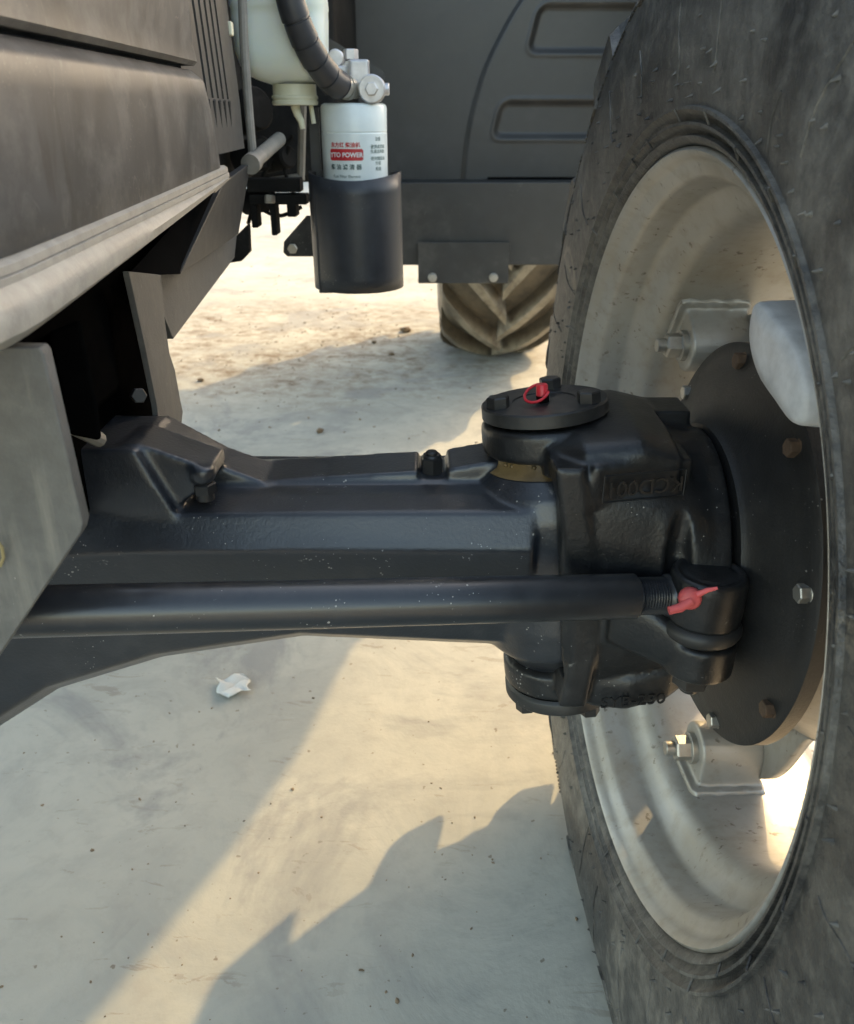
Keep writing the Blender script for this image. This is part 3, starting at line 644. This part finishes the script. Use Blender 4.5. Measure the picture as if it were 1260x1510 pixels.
bm = NB(); P0 = at(90, 620, .64); P1 = at(146, 648, .70); tube(bm, [P0 - Vector((.06, .06, -.02)), P0, P1], .0068, 10); obj('pivot_rod', bm, M['pipe'], fr)
bm = NB(); c = at(203, 583, .712); hexprism(bm, frame(c, (.55, -.8, .2)), .012, .006); obj('pivot_bolt', bm, M['bolt'], fr)
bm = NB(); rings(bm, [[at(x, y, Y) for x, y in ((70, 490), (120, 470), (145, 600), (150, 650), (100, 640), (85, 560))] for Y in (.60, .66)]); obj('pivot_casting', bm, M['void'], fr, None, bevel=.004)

# ---- engine bay clutter
eb = empty('engine', (-.6, 1.7, .9), tractor); eb['label'] = 'dark engine with pipes behind the shroud'
bm = NB(); box(bm, (-.66, 1.75, 1.13), (.62, 1.3, .50)); box(bm, (-.62, 1.55, .86), (.34, .9, .10)); obj('engine_block', bm, M['dull'], eb, None, bevel=.02)
bm = NB(); box(bm, (-.29, 2.2, 1.16), (.22, .6, .58)); obj('engine_side_cover', bm, M['dull'], eb, None, bevel=.02)
bm = NB(); P = at(372, 240, 1.28); Q = at(412, 205, 1.42); tube(bm, [P, Q], .0105, 16); tube(bm, [P - (Q - P) * .06, P + (Q - P) * .05], .0135, 20); obj('coolant_pipe', bm, M['pipe'], eb)
bm = NB(); tube(bm, spline([at(356, -60, 1.33), at(360, 60, 1.33), at(367, 160, 1.33), at(373, 228, 1.33)], 6), .0062, 10); obj('drain_tube', bm, M['pipe'], eb)
bm = NB(); tube(bm, [at(447, 130, 1.62), at(444, 265, 1.62)], .0075, 8); tube(bm, [at(444, 262, 1.62), at(366, 272, 1.60)], .008, 8); obj('bracket_rod', bm, M['pipe'], eb)
for k, (x, y, r) in enumerate(((385, 170, .035), (395, 235, .028), (430, 240, .02), (400, 300, .022))):
    bm = NB(); c = at(x, y, 1.62); chcyl(bm, c + Vector((-.05, .02, 0)), c + Vector((.0, -.02, .012)), r, .004, 24); obj('engine_housing', bm, M['dull'], eb)
bm = NB()
for pts in (((366, 330), (392, 250), (432, 200)), ((440, 300), (420, 250), (428, 215)), ((372, 300), (410, 318), (445, 305))): tube(bm, spline([at(x, y, 1.6) for x, y in pts], 6), .0035, 8)
obj('wiring', bm, M['dull'], eb)
for k, (x0, y0, x1, y1) in enumerate(((366, 262, 446, 282), (370, 285, 455, 300), (372, 300, 384, 334), (400, 296, 412, 345), (425, 296, 440, 318))):
    bm = NB(); a_ = at(x0, y0, 1.56); b_ = at(x1, y1, 1.56); box(bm, (a_ + b_) / 2, (abs(b_.x - a_.x), .04, abs(b_.z - a_.z))); obj('engine_bracket', bm, M['dull'], eb, None, bevel=.002)
bm = NB(); c = at(398, 288, 1.53); hexprism(bm, frame(c, (0, -.2, -1)), .016, .012); obj('engine_bolt', bm, M['zinc'], eb)
bm = NB(); prism(bm, [at(x, y, 1.72) for x, y in ((452, 318), (480, 318), (480, 378), (424, 378), (418, 372), (419, 356))], (0, .006, 0)); obj('side_bracket', bm, M['box'], eb, None, 'black bracket with one bolt')
bm = NB(); hexprism(bm, frame(at(432, 366, 1.72), (0, -1, 0)), .017, .008); obj('bracket_bolt', bm, M['brass'], eb)
bm = NB(); prism(bm, [at(x, y, 1.45) for x, y in ((336, 360), (366, 330), (368, 372), (356, 385), (335, 388))], (0, .02, 0)); obj('rail_end', bm, M['dull'], eb)

# ---- coolant bottle
cb_ = empty('coolant_bottle', (-.21, 1.46, 1.0), tractor); cb_['label'] = 'milky white coolant bottle with yellowed neck'
BY = 1.46
def loftrect(bm, secs):
    rs = []
    for z, cx, cy, w, dd, r in secs: rs.append([Vector((cx + x, cy + y, z)) for x, y in rrect(w, dd, min(r, w * .49, dd * .49), 6)])
    rings(bm, rs)
zb = lambda y: at(410, y, BY).z; xb = lambda x: at(x, 100, BY).x
bm = NB(); cx = (xb(352) + xb(485)) / 2; w = xb(485) - xb(352)
loftrect(bm, [(zb(125), xb(428), BY + .01, w * .42, .06, .03), (zb(119), xb(424), BY + .01, w * .62, .075, .03), (zb(112), xb(421), BY + .008, w * .80, .09, .035), (zb(98), xb(420), BY, w * .93, .10, .035), (zb(75), cx, BY, w * .985, .11, .035), (zb(30), cx, BY, w, .112, .03), (zb(16), cx, BY, w * 1.0, .112, .03), (zb(12), cx, BY, w * 1.012, .118, .03), (zb(-4), cx, BY, w * 1.0, .112, .03), (zb(-90), cx - .004, BY, w * .96, .11, .03), (zb(-130), cx - .004, BY, w * .7, .08, .03)])
obj('bottle', bm, M['tank'], cb_, None, angle=60)
bm = NB(); nx = xb(432); lathe(bm, [(zb(124), .033), (zb(140), .0335), (zb(141.5), .0355), (zb(145), .0355), (zb(146), .034), (zb(148), .034), (zb(149), .0355), (zb(154), .035), (zb(155), .032), (zb(155), .0005)], Matrix.Translation((nx, BY + .005, 0)), 36); obj('bottle_neck', bm, M['neck'], cb_, None, 'yellowed plastic neck')
bm = NB(); tube(bm, [Vector((nx, BY, zb(155))), Vector((nx + .003, BY, zb(168))), Vector((nx + .008, BY, zb(178))), Vector((nx + .010, BY, zb(190)))], lambda t: .0072 - .0032 * t, 10); obj('drain_nipple', bm, M['neck'], cb_)
bm = NB(); tube(bm, [at(458, 150, 1.47), at(463, 182, 1.47)], .0035, 8); obj('side_nipple', bm, M['neck'], cb_)

# ---- fuel filter
ff = empty('fuel_filter', (-.13, 1.5, .9), tractor); ff['label'] = 'white spin-on fuel filter with red label'
FY = 1.50; zf = lambda y: at(523, y, FY).z; fx = at(523, 200, FY).x; FR = .0525
FM = Matrix.Translation((fx, FY, 0))
bm = NB(); lathe(bm, [(zf(330), FR), (zf(196), FR), (zf(194.5), FR - .0010), (zf(193), FR), (zf(158), FR), (zf(154), FR - .002), (zf(152), FR - .006), (zf(152), .001)], FM, 64); obj('canister', bm, M['can'], ff, None, angle=30)
bm = NB(); lathe(bm, [(zf(152), .045), (zf(147), .047), (zf(140), .046), (zf(132), .040), (zf(126), .030), (zf(126), .001)], FM, 40); box(bm, (fx - .005, FY, zf(118)), (.035, .04, .04)); box(bm, (fx + .012, FY - .01, zf(112)), (.03, .03, .045))
chcyl(bm, (fx - .002, FY - .01, zf(110)), (fx - .002, FY - .01, zf(90)), .011); link('filter_head', remeshed(bm, 'filter_head', .002, 4), M['alu'], ff)
bm = NB(); c = at(549, 131, FY - .035); chcyl(bm, c + Vector((0, .03, 0)), c + Vector((0, -.012, 0)), .0205, .002, 28); hexprism(bm, frame(c + Vector((0, -.012, 0)), (0, -1, 0)), .017, .008); chcyl(bm, c + Vector((.015, .012, 0)), c + Vector((.026, .012, 0)), .009, .001, 14); obj('banjo_bolt', bm, M['alu'], ff, None, angle=25)
bm = NB(); c = at(518, 87, FY); hexprism(bm, frame(c, (0, 0, 1)), .020, .014); c2 = at(496, 86, FY + .03); chcyl(bm, c2 + Vector((0, .02, 0)), c2 + Vector((0, -.015, 0)), .013, .002, 20); obj('bleed_screw', bm, M['alu'], ff, None, angle=25)
bm = NB(); prism(bm, [at(x, y, FY + .06) for x, y in ((470, 50), (486, 56), (564, 104), (568, 112), (562, 128), (480, 140), (462, 120))], (0, .006, 0)); obj('mounting_bracket', bm, M['box'], ff)
# printed label wrapped round the can
def wrap(me, cxpx, cy, name, mat, k=.0004):
    cxm = at(cxpx, 200, FY).x - fx; a0 = math.asin(max(-.98, min(.98, cxm / FR))); z0 = zf(cy)
    bm = NB(); bm.from_mesh(me)
    es = [e for e in bm.edges if abs(e.verts[0].co.x - e.verts[1].co.x) > .006]
    if es: bmesh.ops.subdivide_edges(bm, edges=es, cuts=10)
    for v in bm.verts:
        a = a0 + v.co.x / FR; r = FR + k + v.co.z; v.co = Vector((fx + r * math.sin(a), FY - r * math.cos(a), z0 + v.co.y))
    m2 = bpy.data.meshes.new(name); bm.to_mesh(m2); bm.free(); link(name, m2, mat, ff)
bm = NB(); pts = rrect(.058, .0165, .003, 4); ng = 24
xs = [-.028 + .056 * i / ng for i in range(ng + 1)]
top = [bm.verts.new((x, .0085 if abs(x) < .0265 else .0065, 0)) for x in xs]; bot = [bm.verts.new((x, -.0085 if abs(x) < .0265 else -.0065, 0)) for x in xs]
for i in range(ng): bm.faces.new((bot[i], bot[i + 1], top[i + 1], top[i]))
me = bpy.data.meshes.new('t'); bm.to_mesh(me); bm.free()
wrap(me, 513, 226, 'label_bar', M['redink'], .0003)
wrap(text_mesh('YTO POWER', .0094, .0001, bold=.0003), 513, 226.5, 'label_print', M['white'], .0006)
wrap(text_mesh('东方红 柴油机', .0078, .0001, bold=.0002), 512, 212.5, 'label_print', M['redink'])
wrap(text_mesh('柴 油 滤 清 器', .0085, .0001, bold=.0002), 512, 244, 'label_print', M['ink'])
wrap(text_mesh('Fuel Filter Element', .0060, .0001), 513, 257, 'label_print', M['ink'])
for k, (s, y) in enumerate((('注意', 204), ('·更换滤芯前', 215), ('先清洁表面', 222), ('·密封圈涂油', 232), ('拧紧', 239), ('检查', 247))): wrap(text_mesh(s, .0062, .0001), 559, y, 'label_print', M['ink'])
# guard shell open toward the rear
gd = empty('filter_guard', (fx, FY, .75), tractor); gd['label'] = 'blue-black curved sheet guard round the filter'
bm = NB(); GR = .0745; rows = []
gx = at(526, 340, FY).x
for j in range(9):
    z = zf(262) + (zf(421) - zf(262)) * j / 8; row = []
    for i in range(41):
        a = R(-128 + 256 * i / 40); zz = z
        if j == 0: zz += .010 * (math.sin(a)) ** 2
        row.append(Vector((gx + GR * math.sin(a) + .002 * j / 8, FY - GR * math.cos(a), zz)))
    rows.append(row)
rings(bm, rows, False, False); obj('guard_shell', bm, M['guard'], gd, None, solid=.003, angle=60)
bm = NB(); prism(bm, [at(x, y, FY + .03) for x, y in ((455, 158), (470, 158), (474, 250), (482, 262), (490, 432), (472, 432), (462, 300))], (0, .005, 0)); obj('guard_strap', bm, M['guard'], gd)
bm = NB(); prism(bm, [at(x, y, FY - .045) for x, y in ((463, 258), (474, 264), (482, 330), (490, 431), (471, 432), (465, 330))], (0, .004, 0)); obj('guard_flange', bm, M['guard'], gd, None, bevel=.001)
# hose
hs = empty('fuel_hose', (-.19, 1.42, 1.1), tractor); hs['label'] = 'dark spiral-wrapped hose running down to the filter head'
path = spline([at(418, -90, 1.36), at(424, -20, 1.37), at(438, 30, 1.38), at(458, 75, 1.40), at(484, 112, 1.43), at(503, 127, 1.455)], 14)
bm = NB(); nseg = len(path)
L = [0]
for a_, b_ in zip(path, path[1:]): L.append(L[-1] + (b_ - a_).length)
def hr(t):
    s = L[min(nseg - 1, int(t * (nseg - 1) + .5))] % .031
    return .0195 + (.0012 * s / .031) - (.0016 if s < .003 else 0)
fine = []
for a_, b_ in zip(path, path[1:]):
    for k in range(4): fine.append(a_.lerp(b_, k / 4))
fine.append(path[-1]); path = fine; nseg = len(path); L = [0]
for a_, b_ in zip(path, path[1:]): L.append(L[-1] + (b_ - a_).length)
tube(bm, path, hr, 28); obj('hose', bm, M['hose'], hs, None, angle=25)
bm = NB(); E0 = path[-1]; dd = (at(522, 131, 1.48) - E0); tube(bm, [E0 - dd * .1, E0 + dd * .35], .0165, 24); tube(bm, [E0 + dd * .38, E0 + dd * .5], .0178, 24); tube(bm, [E0 + dd * .55, E0 + dd * .66], .0172, 24); tube(bm, [E0 + dd * .3, E0 + dd * 1.1], .014, 20); obj('hose_fitting', bm, M['brass'], hs, None, angle=30)

# ---- cab, fender and step box
CY = 2.60
cabp = empty('cab', (.1, CY, .9), tractor); cabp['label'] = 'charcoal cab front and ribbed rear fender'
seam = [(.094, .825), (.100, .90), (.112, .98), (.130, 1.05), (.152, 1.115), (.190, 1.19), (.245, 1.275), (.33, 1.36), (.45, 1.44), (.66, 1.50)]
sp_ = [(p.x, p.y) for p in spline([(a, b, 0) for a, b in seam], 6)]
def seam_x(z):
    for (x0, z0), (x1, z1) in zip(sp_, sp_[1:]):
        if z0 <= z <= z1: return x0 + (x1 - x0) * (z - z0) / max(1e-6, z1 - z0)
    return sp_[-1][0]
def sdrr(x, z, cx, cz, w, h, r):
    qx = abs(x - cx) - w / 2 + r; qz = abs(z - cz) - h / 2 + r
    return math.hypot(max(qx, 0), max(qz, 0)) + min(max(qx, qz), 0) - r
def sm(a, b, t): t = max(0, min(1, (t - a) / (b - a))); return t * t * (3 - 2 * t)
bm = NB(); rows = []
zs = [.826 + (1.495 - .826) * i / 150 for i in range(151)]
for z in zs:
    x0 = seam_x(z); row = []
    for j in range(131):
        t = j / 130; x = x0 + (.66 - x0) * t
        d1 = sdrr(x - .25 * (z - .985), z, .45, .985, .52, .098, .028); d2 = sdrr(x - .25 * (z - 1.205), z, .53, 1.205, .50, .118, .03)
        dep = .012 * (1 - sm(-.016, 0, d1)) + .012 * (1 - sm(-.016, 0, d2)) - .003 * (sm(-.004, .002, d1) * (1 - sm(.002, .010, d1)) + sm(-.004, .002, d2) * (1 - sm(.002, .010, d2)))
        edge = .016 * (1 - sm(0, .014, x - x0))
        row.append(Vector((x, CY + dep + edge, z)))
    rows.append(row)
rings(bm, rows, False, False); obj('fender_front', bm, M['cab'], cabp, None, 'charcoal fender front with pressed pockets', angle=60)
bm = NB(); box(bm, (.015, CY + .026, 1.35), (.62, .02, 1.10)); obj('cab_front_panel', bm, M['cab'], cabp)
bm = NB(); rs = []
for k in range(25):
    a = R(172 - 150 * k / 24); rs.append([Vector((X, 4.05 + rr * math.cos(a), .82 + rr * math.sin(a) * .98)) for X, rr in ((.00, .96), (.66, .96), (.66, .975), (.00, .975))])
rings(bm, rs); obj('fender_arch', bm, M['cab'], cabp, None, 'curved rear fender over the wheel')
bm = NB(); box(bm, (-.60, 3.45, 1.95), (1.36, 1.55, 1.5)); obj('cab_body', bm, M['cab'], cabp, None, bevel=.05)
bm = NB(); box(bm, (.36, 2.95, 1.42), (.60, .60, .10)); obj('fender_top', bm, M['cab'], cabp, None, bevel=.02)
bm = NB(); prism(bm, [(.63, y, z) for y, z in ((2.62, .80), (2.55, .825), (2.40, .865), (2.28, .94), (2.18, 1.05), (2.14, 1.2), (2.14, 1.6), (2.62, 1.7))], (.02, 0, 0)); obj('fender_shade_cheek', bm, M['cab'], cabp, None, bevel=.004)  # unseen plate, outline shaped to cast the shade edge on the ground
bx_ = empty('step_box', (.25, 2.6, .7), tractor); bx_['label'] = 'black step box below the fender'
bm = NB(); z0 = at(640, 391, 2.5).z; z1 = at(640, 268, 2.5).z; x0 = at(585, 330, 2.5).x
box(bm, ((x0 + .56) / 2, 2.58, (z0 + z1) / 2), (.56 - x0, .16, z1 - z0)); obj('box_body', bm, M['box'], bx_, None, bevel=.004)
bm = NB(); a_ = at(617, 418, 2.48); b_ = at(752, 357, 2.48); box(bm, ((a_.x + b_.x) / 2, 2.485, (a_.z + b_.z) / 2), (b_.x - a_.x, .006, b_.z - a_.z)); obj('cover_plate', bm, M['box'], bx_, None, 'black cover plate held by two bolts', bevel=.0015)
bb = bolt_mesh('cover_bolt', .021, .010, (.013, .002))
for px in (638, 728): link('cover_bolt', bb, M['zinc'], bx_, frame(at(px, 409, 2.48), (0, -1, 0)))
# gap strip under the fender
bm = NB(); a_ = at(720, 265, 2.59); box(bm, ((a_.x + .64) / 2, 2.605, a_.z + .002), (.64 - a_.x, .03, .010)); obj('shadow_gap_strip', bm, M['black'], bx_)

# ---- rear wheel
RC = Vector((.05, 4.05, .815)); rw = empty('rear_wheel', (RC.x + .25, RC.y, 0), tractor); rw['label'] = 'clay-caked rear wheel with deep chevron lugs'
RM = Matrix.Translation(RC); XR = .255
ph = dense([(.09, .47), (.03, .50), (.005, .56), (.000, .62), (.008, .66), (.024, .705), (.055, .738), (.14, .764), (XR, .775)], 4)
ph = ph + [(2 * XR - x, r) for x, r in reversed(ph[:-1])]
bm = NB(); wlathe(bm, ph, 120); obj('tyre', bm, M['reartyre'], rw, RM, 'clay-caked tyre', angle=60)
lr = {s: lug_mesh('tread_lug', XR, .232, .772, .070, .082, -.40, s, drop=.09, fall=.045, tip=-.15) for s in (-1, 1)}
for s in (-1, 1):
    for k in range(18): link('tread_lug', lr[s], M['reartyre'], rw, RM @ Matrix.Rotation(2 * math.pi * (k + (.5 if s > 0 else 0)) / 18 + .05, 4, 'X'))
bm = NB(); wlathe(bm, [(.07, .50), (.07, .47), (.12, .44), (.14, .40), (.30, .39), (.30, .12), (.30, .01)], 80); obj('rim', bm, M['rim'], rw, RM, angle=30)

# ------------------------------------------------------------------ added unseen canopy, put in to keep the sun off the hood
cp = empty('shade_canopy', (-.3, 3.75, 0)); cp['label'] = 'added unseen steel canopy on four posts, shading the tractor front'; cp['category'] = 'canopy'
M['galv'] = simple('galvanised_sheet', (.34, .35, .36), .45, .6, .1, 200, .2)
bm = NB(); rows = []
for i in range(221):
    x = -3.05 + 5.5 * i / 220; z = 3.02 + .018 * math.sin(i * math.pi / 2.0); rows.append([Vector((x, 2.25, z)), Vector((x, 5.25, z + .02))])
rings(bm, rows, False, False); obj('roof_sheet', bm, M['galv'], cp, None, solid=.002)
for px_, py_ in ((2.30, 2.32), (2.30, 5.18), (-2.95, 2.32), (-2.95, 5.18)):
    bm = NB(); box(bm, (px_, py_, 1.49), (.07, .07, 2.98)); obj('post', bm, M['galv'], cp, None, bevel=.004)
for py_ in (2.32, 5.18):
    bm = NB(); box(bm, (-.32, py_, 2.93), (5.3, .06, .10)); obj('beam', bm, M['galv'], cp, None, bevel=.004)

# ------------------------------------------------------------------ added unseen walls that block the warm horizon glow on the hood
M['wall'] = simple('weathered_render', (.30, .29, .27), .85, 0, .3, 40, .2)
for c_, s_, lab in (((9.5, 4, 1.7), (.24, 34, 3.4), 'added unseen long wall beside the tractor, blocking horizon glow'), ((-3, 17.5, 1.7), (24.5, .24, 3.4), 'added unseen wall behind the tractor, blocking horizon glow')):
    w_ = empty('horizon_block_wall', (c_[0], c_[1], 0)); w_['label'] = lab; w_['category'] = 'wall'
    bm = NB(); box(bm, c_, s_); obj('wall_face', bm, M['wall'], w_, None, bevel=.01)
    bm = NB(); box(bm, (c_[0], c_[1], 3.44), (s_[0] + .1, s_[1] + .1, .08)); obj('coping', bm, M['wall'], w_, None, bevel=.01)

# ------------------------------------------------------------------ litter on the ground
bm = NB(); c = gnd(345, 1015); n = 22; rows = []
r2 = random.Random(3)
for i in range(n):
    row = []
    for j in range(n):
        u = (i / (n - 1) - .5); v = (j / (n - 1) - .5)
        x = u * .060 * (1 - .25 * abs(v)) + .004 * math.sin(v * 9); y = v * .062 + .006 * math.sin(u * 7)
        z = .003 + .003 * abs(math.sin(u * 5 + v * 3)) + .0035 * abs(math.sin(v * 6 - u * 2)) + r2.uniform(0, .0008) + .012 * max(0, -v - .2) * (1 if u > -.3 else .3)
        row.append(Vector((c.x + x * math.cos(.3) - y * math.sin(.3), c.y + x * math.sin(.3) + y * math.cos(.3), z)))
    rows.append(row)
rings(bm, rows, False, False); o = obj('paper_scrap', bm, M['paper'], None, angle=20, solid=.0006); o['label'] = 'small crumpled white paper scrap on the shaded concrete'; o['category'] = 'paper scrap'
def lump(bm, p, r, rg, flat=.6):
    Mx = Matrix.Translation(p) @ Matrix.Rotation(rg.uniform(0, 6.28), 4, 'Z') @ Matrix.Diagonal((rg.uniform(.8, 1.6), rg.uniform(.6, 1.1), flat, 1))
    g = bmesh.ops.create_icosphere(bm, subdivisions=1 if r < .01 else 2, radius=r, matrix=Mx)
    for v in g['verts']: v.co += Vector((rg.uniform(-1, 1), rg.uniform(-1, 1), rg.uniform(-1, 1))) * r * .22
for (px, py, r, lab) in ((598, 489, .026, 'largest dark dirt clod beside the brown dirt patch'), (552, 506, .013, 'small dark dirt clod left of the largest one'), (578, 523, .012, 'small round dirt clod nearest below the largest one'), (296, 562, .014, 'dirt clod beside the dusty upright bracket'), (472, 637, .014, 'lone flat dirt clod on the shaded concrete')):
    bm = NB(); p = gnd(px, py); lump(bm, p + Vector((0, 0, r * .35)), r, rnd, .5); o = obj('dirt_clod', bm, M['clod'], None, smooth=False); o['label'] = lab; o['category'] = 'dirt clod'; o['group'] = 'dirt clods on the yard'
bm = NB(); rg = random.Random(11)
for k in range(520):
    px = rg.gauss(440, 110); py = rg.gauss(470, 55)
    if k % 5 == 0: px, py = rg.uniform(260, 800), rg.uniform(380, 690)
    if py < 330: continue
    p = gnd(px, py); lump(bm, p + Vector((0, 0, .001)), rg.choice([.0015, .002, .002, .0025, .003, .003, .004, .0055]), rg, .6)
for k in range(70):
    p = gnd(rg.uniform(0, 900), rg.uniform(940, 1505)); lump(bm, p + Vector((0, 0, .0005)), rg.choice([.001, .0014, .002, .003]), rg, .6)
o = obj('dirt_crumbs', bm, M['crumb'], None, smooth=False); o['kind'] = 'stuff'; o['label'] = 'loose brown dirt crumbs scattered on the concrete'; o['category'] = 'dirt'
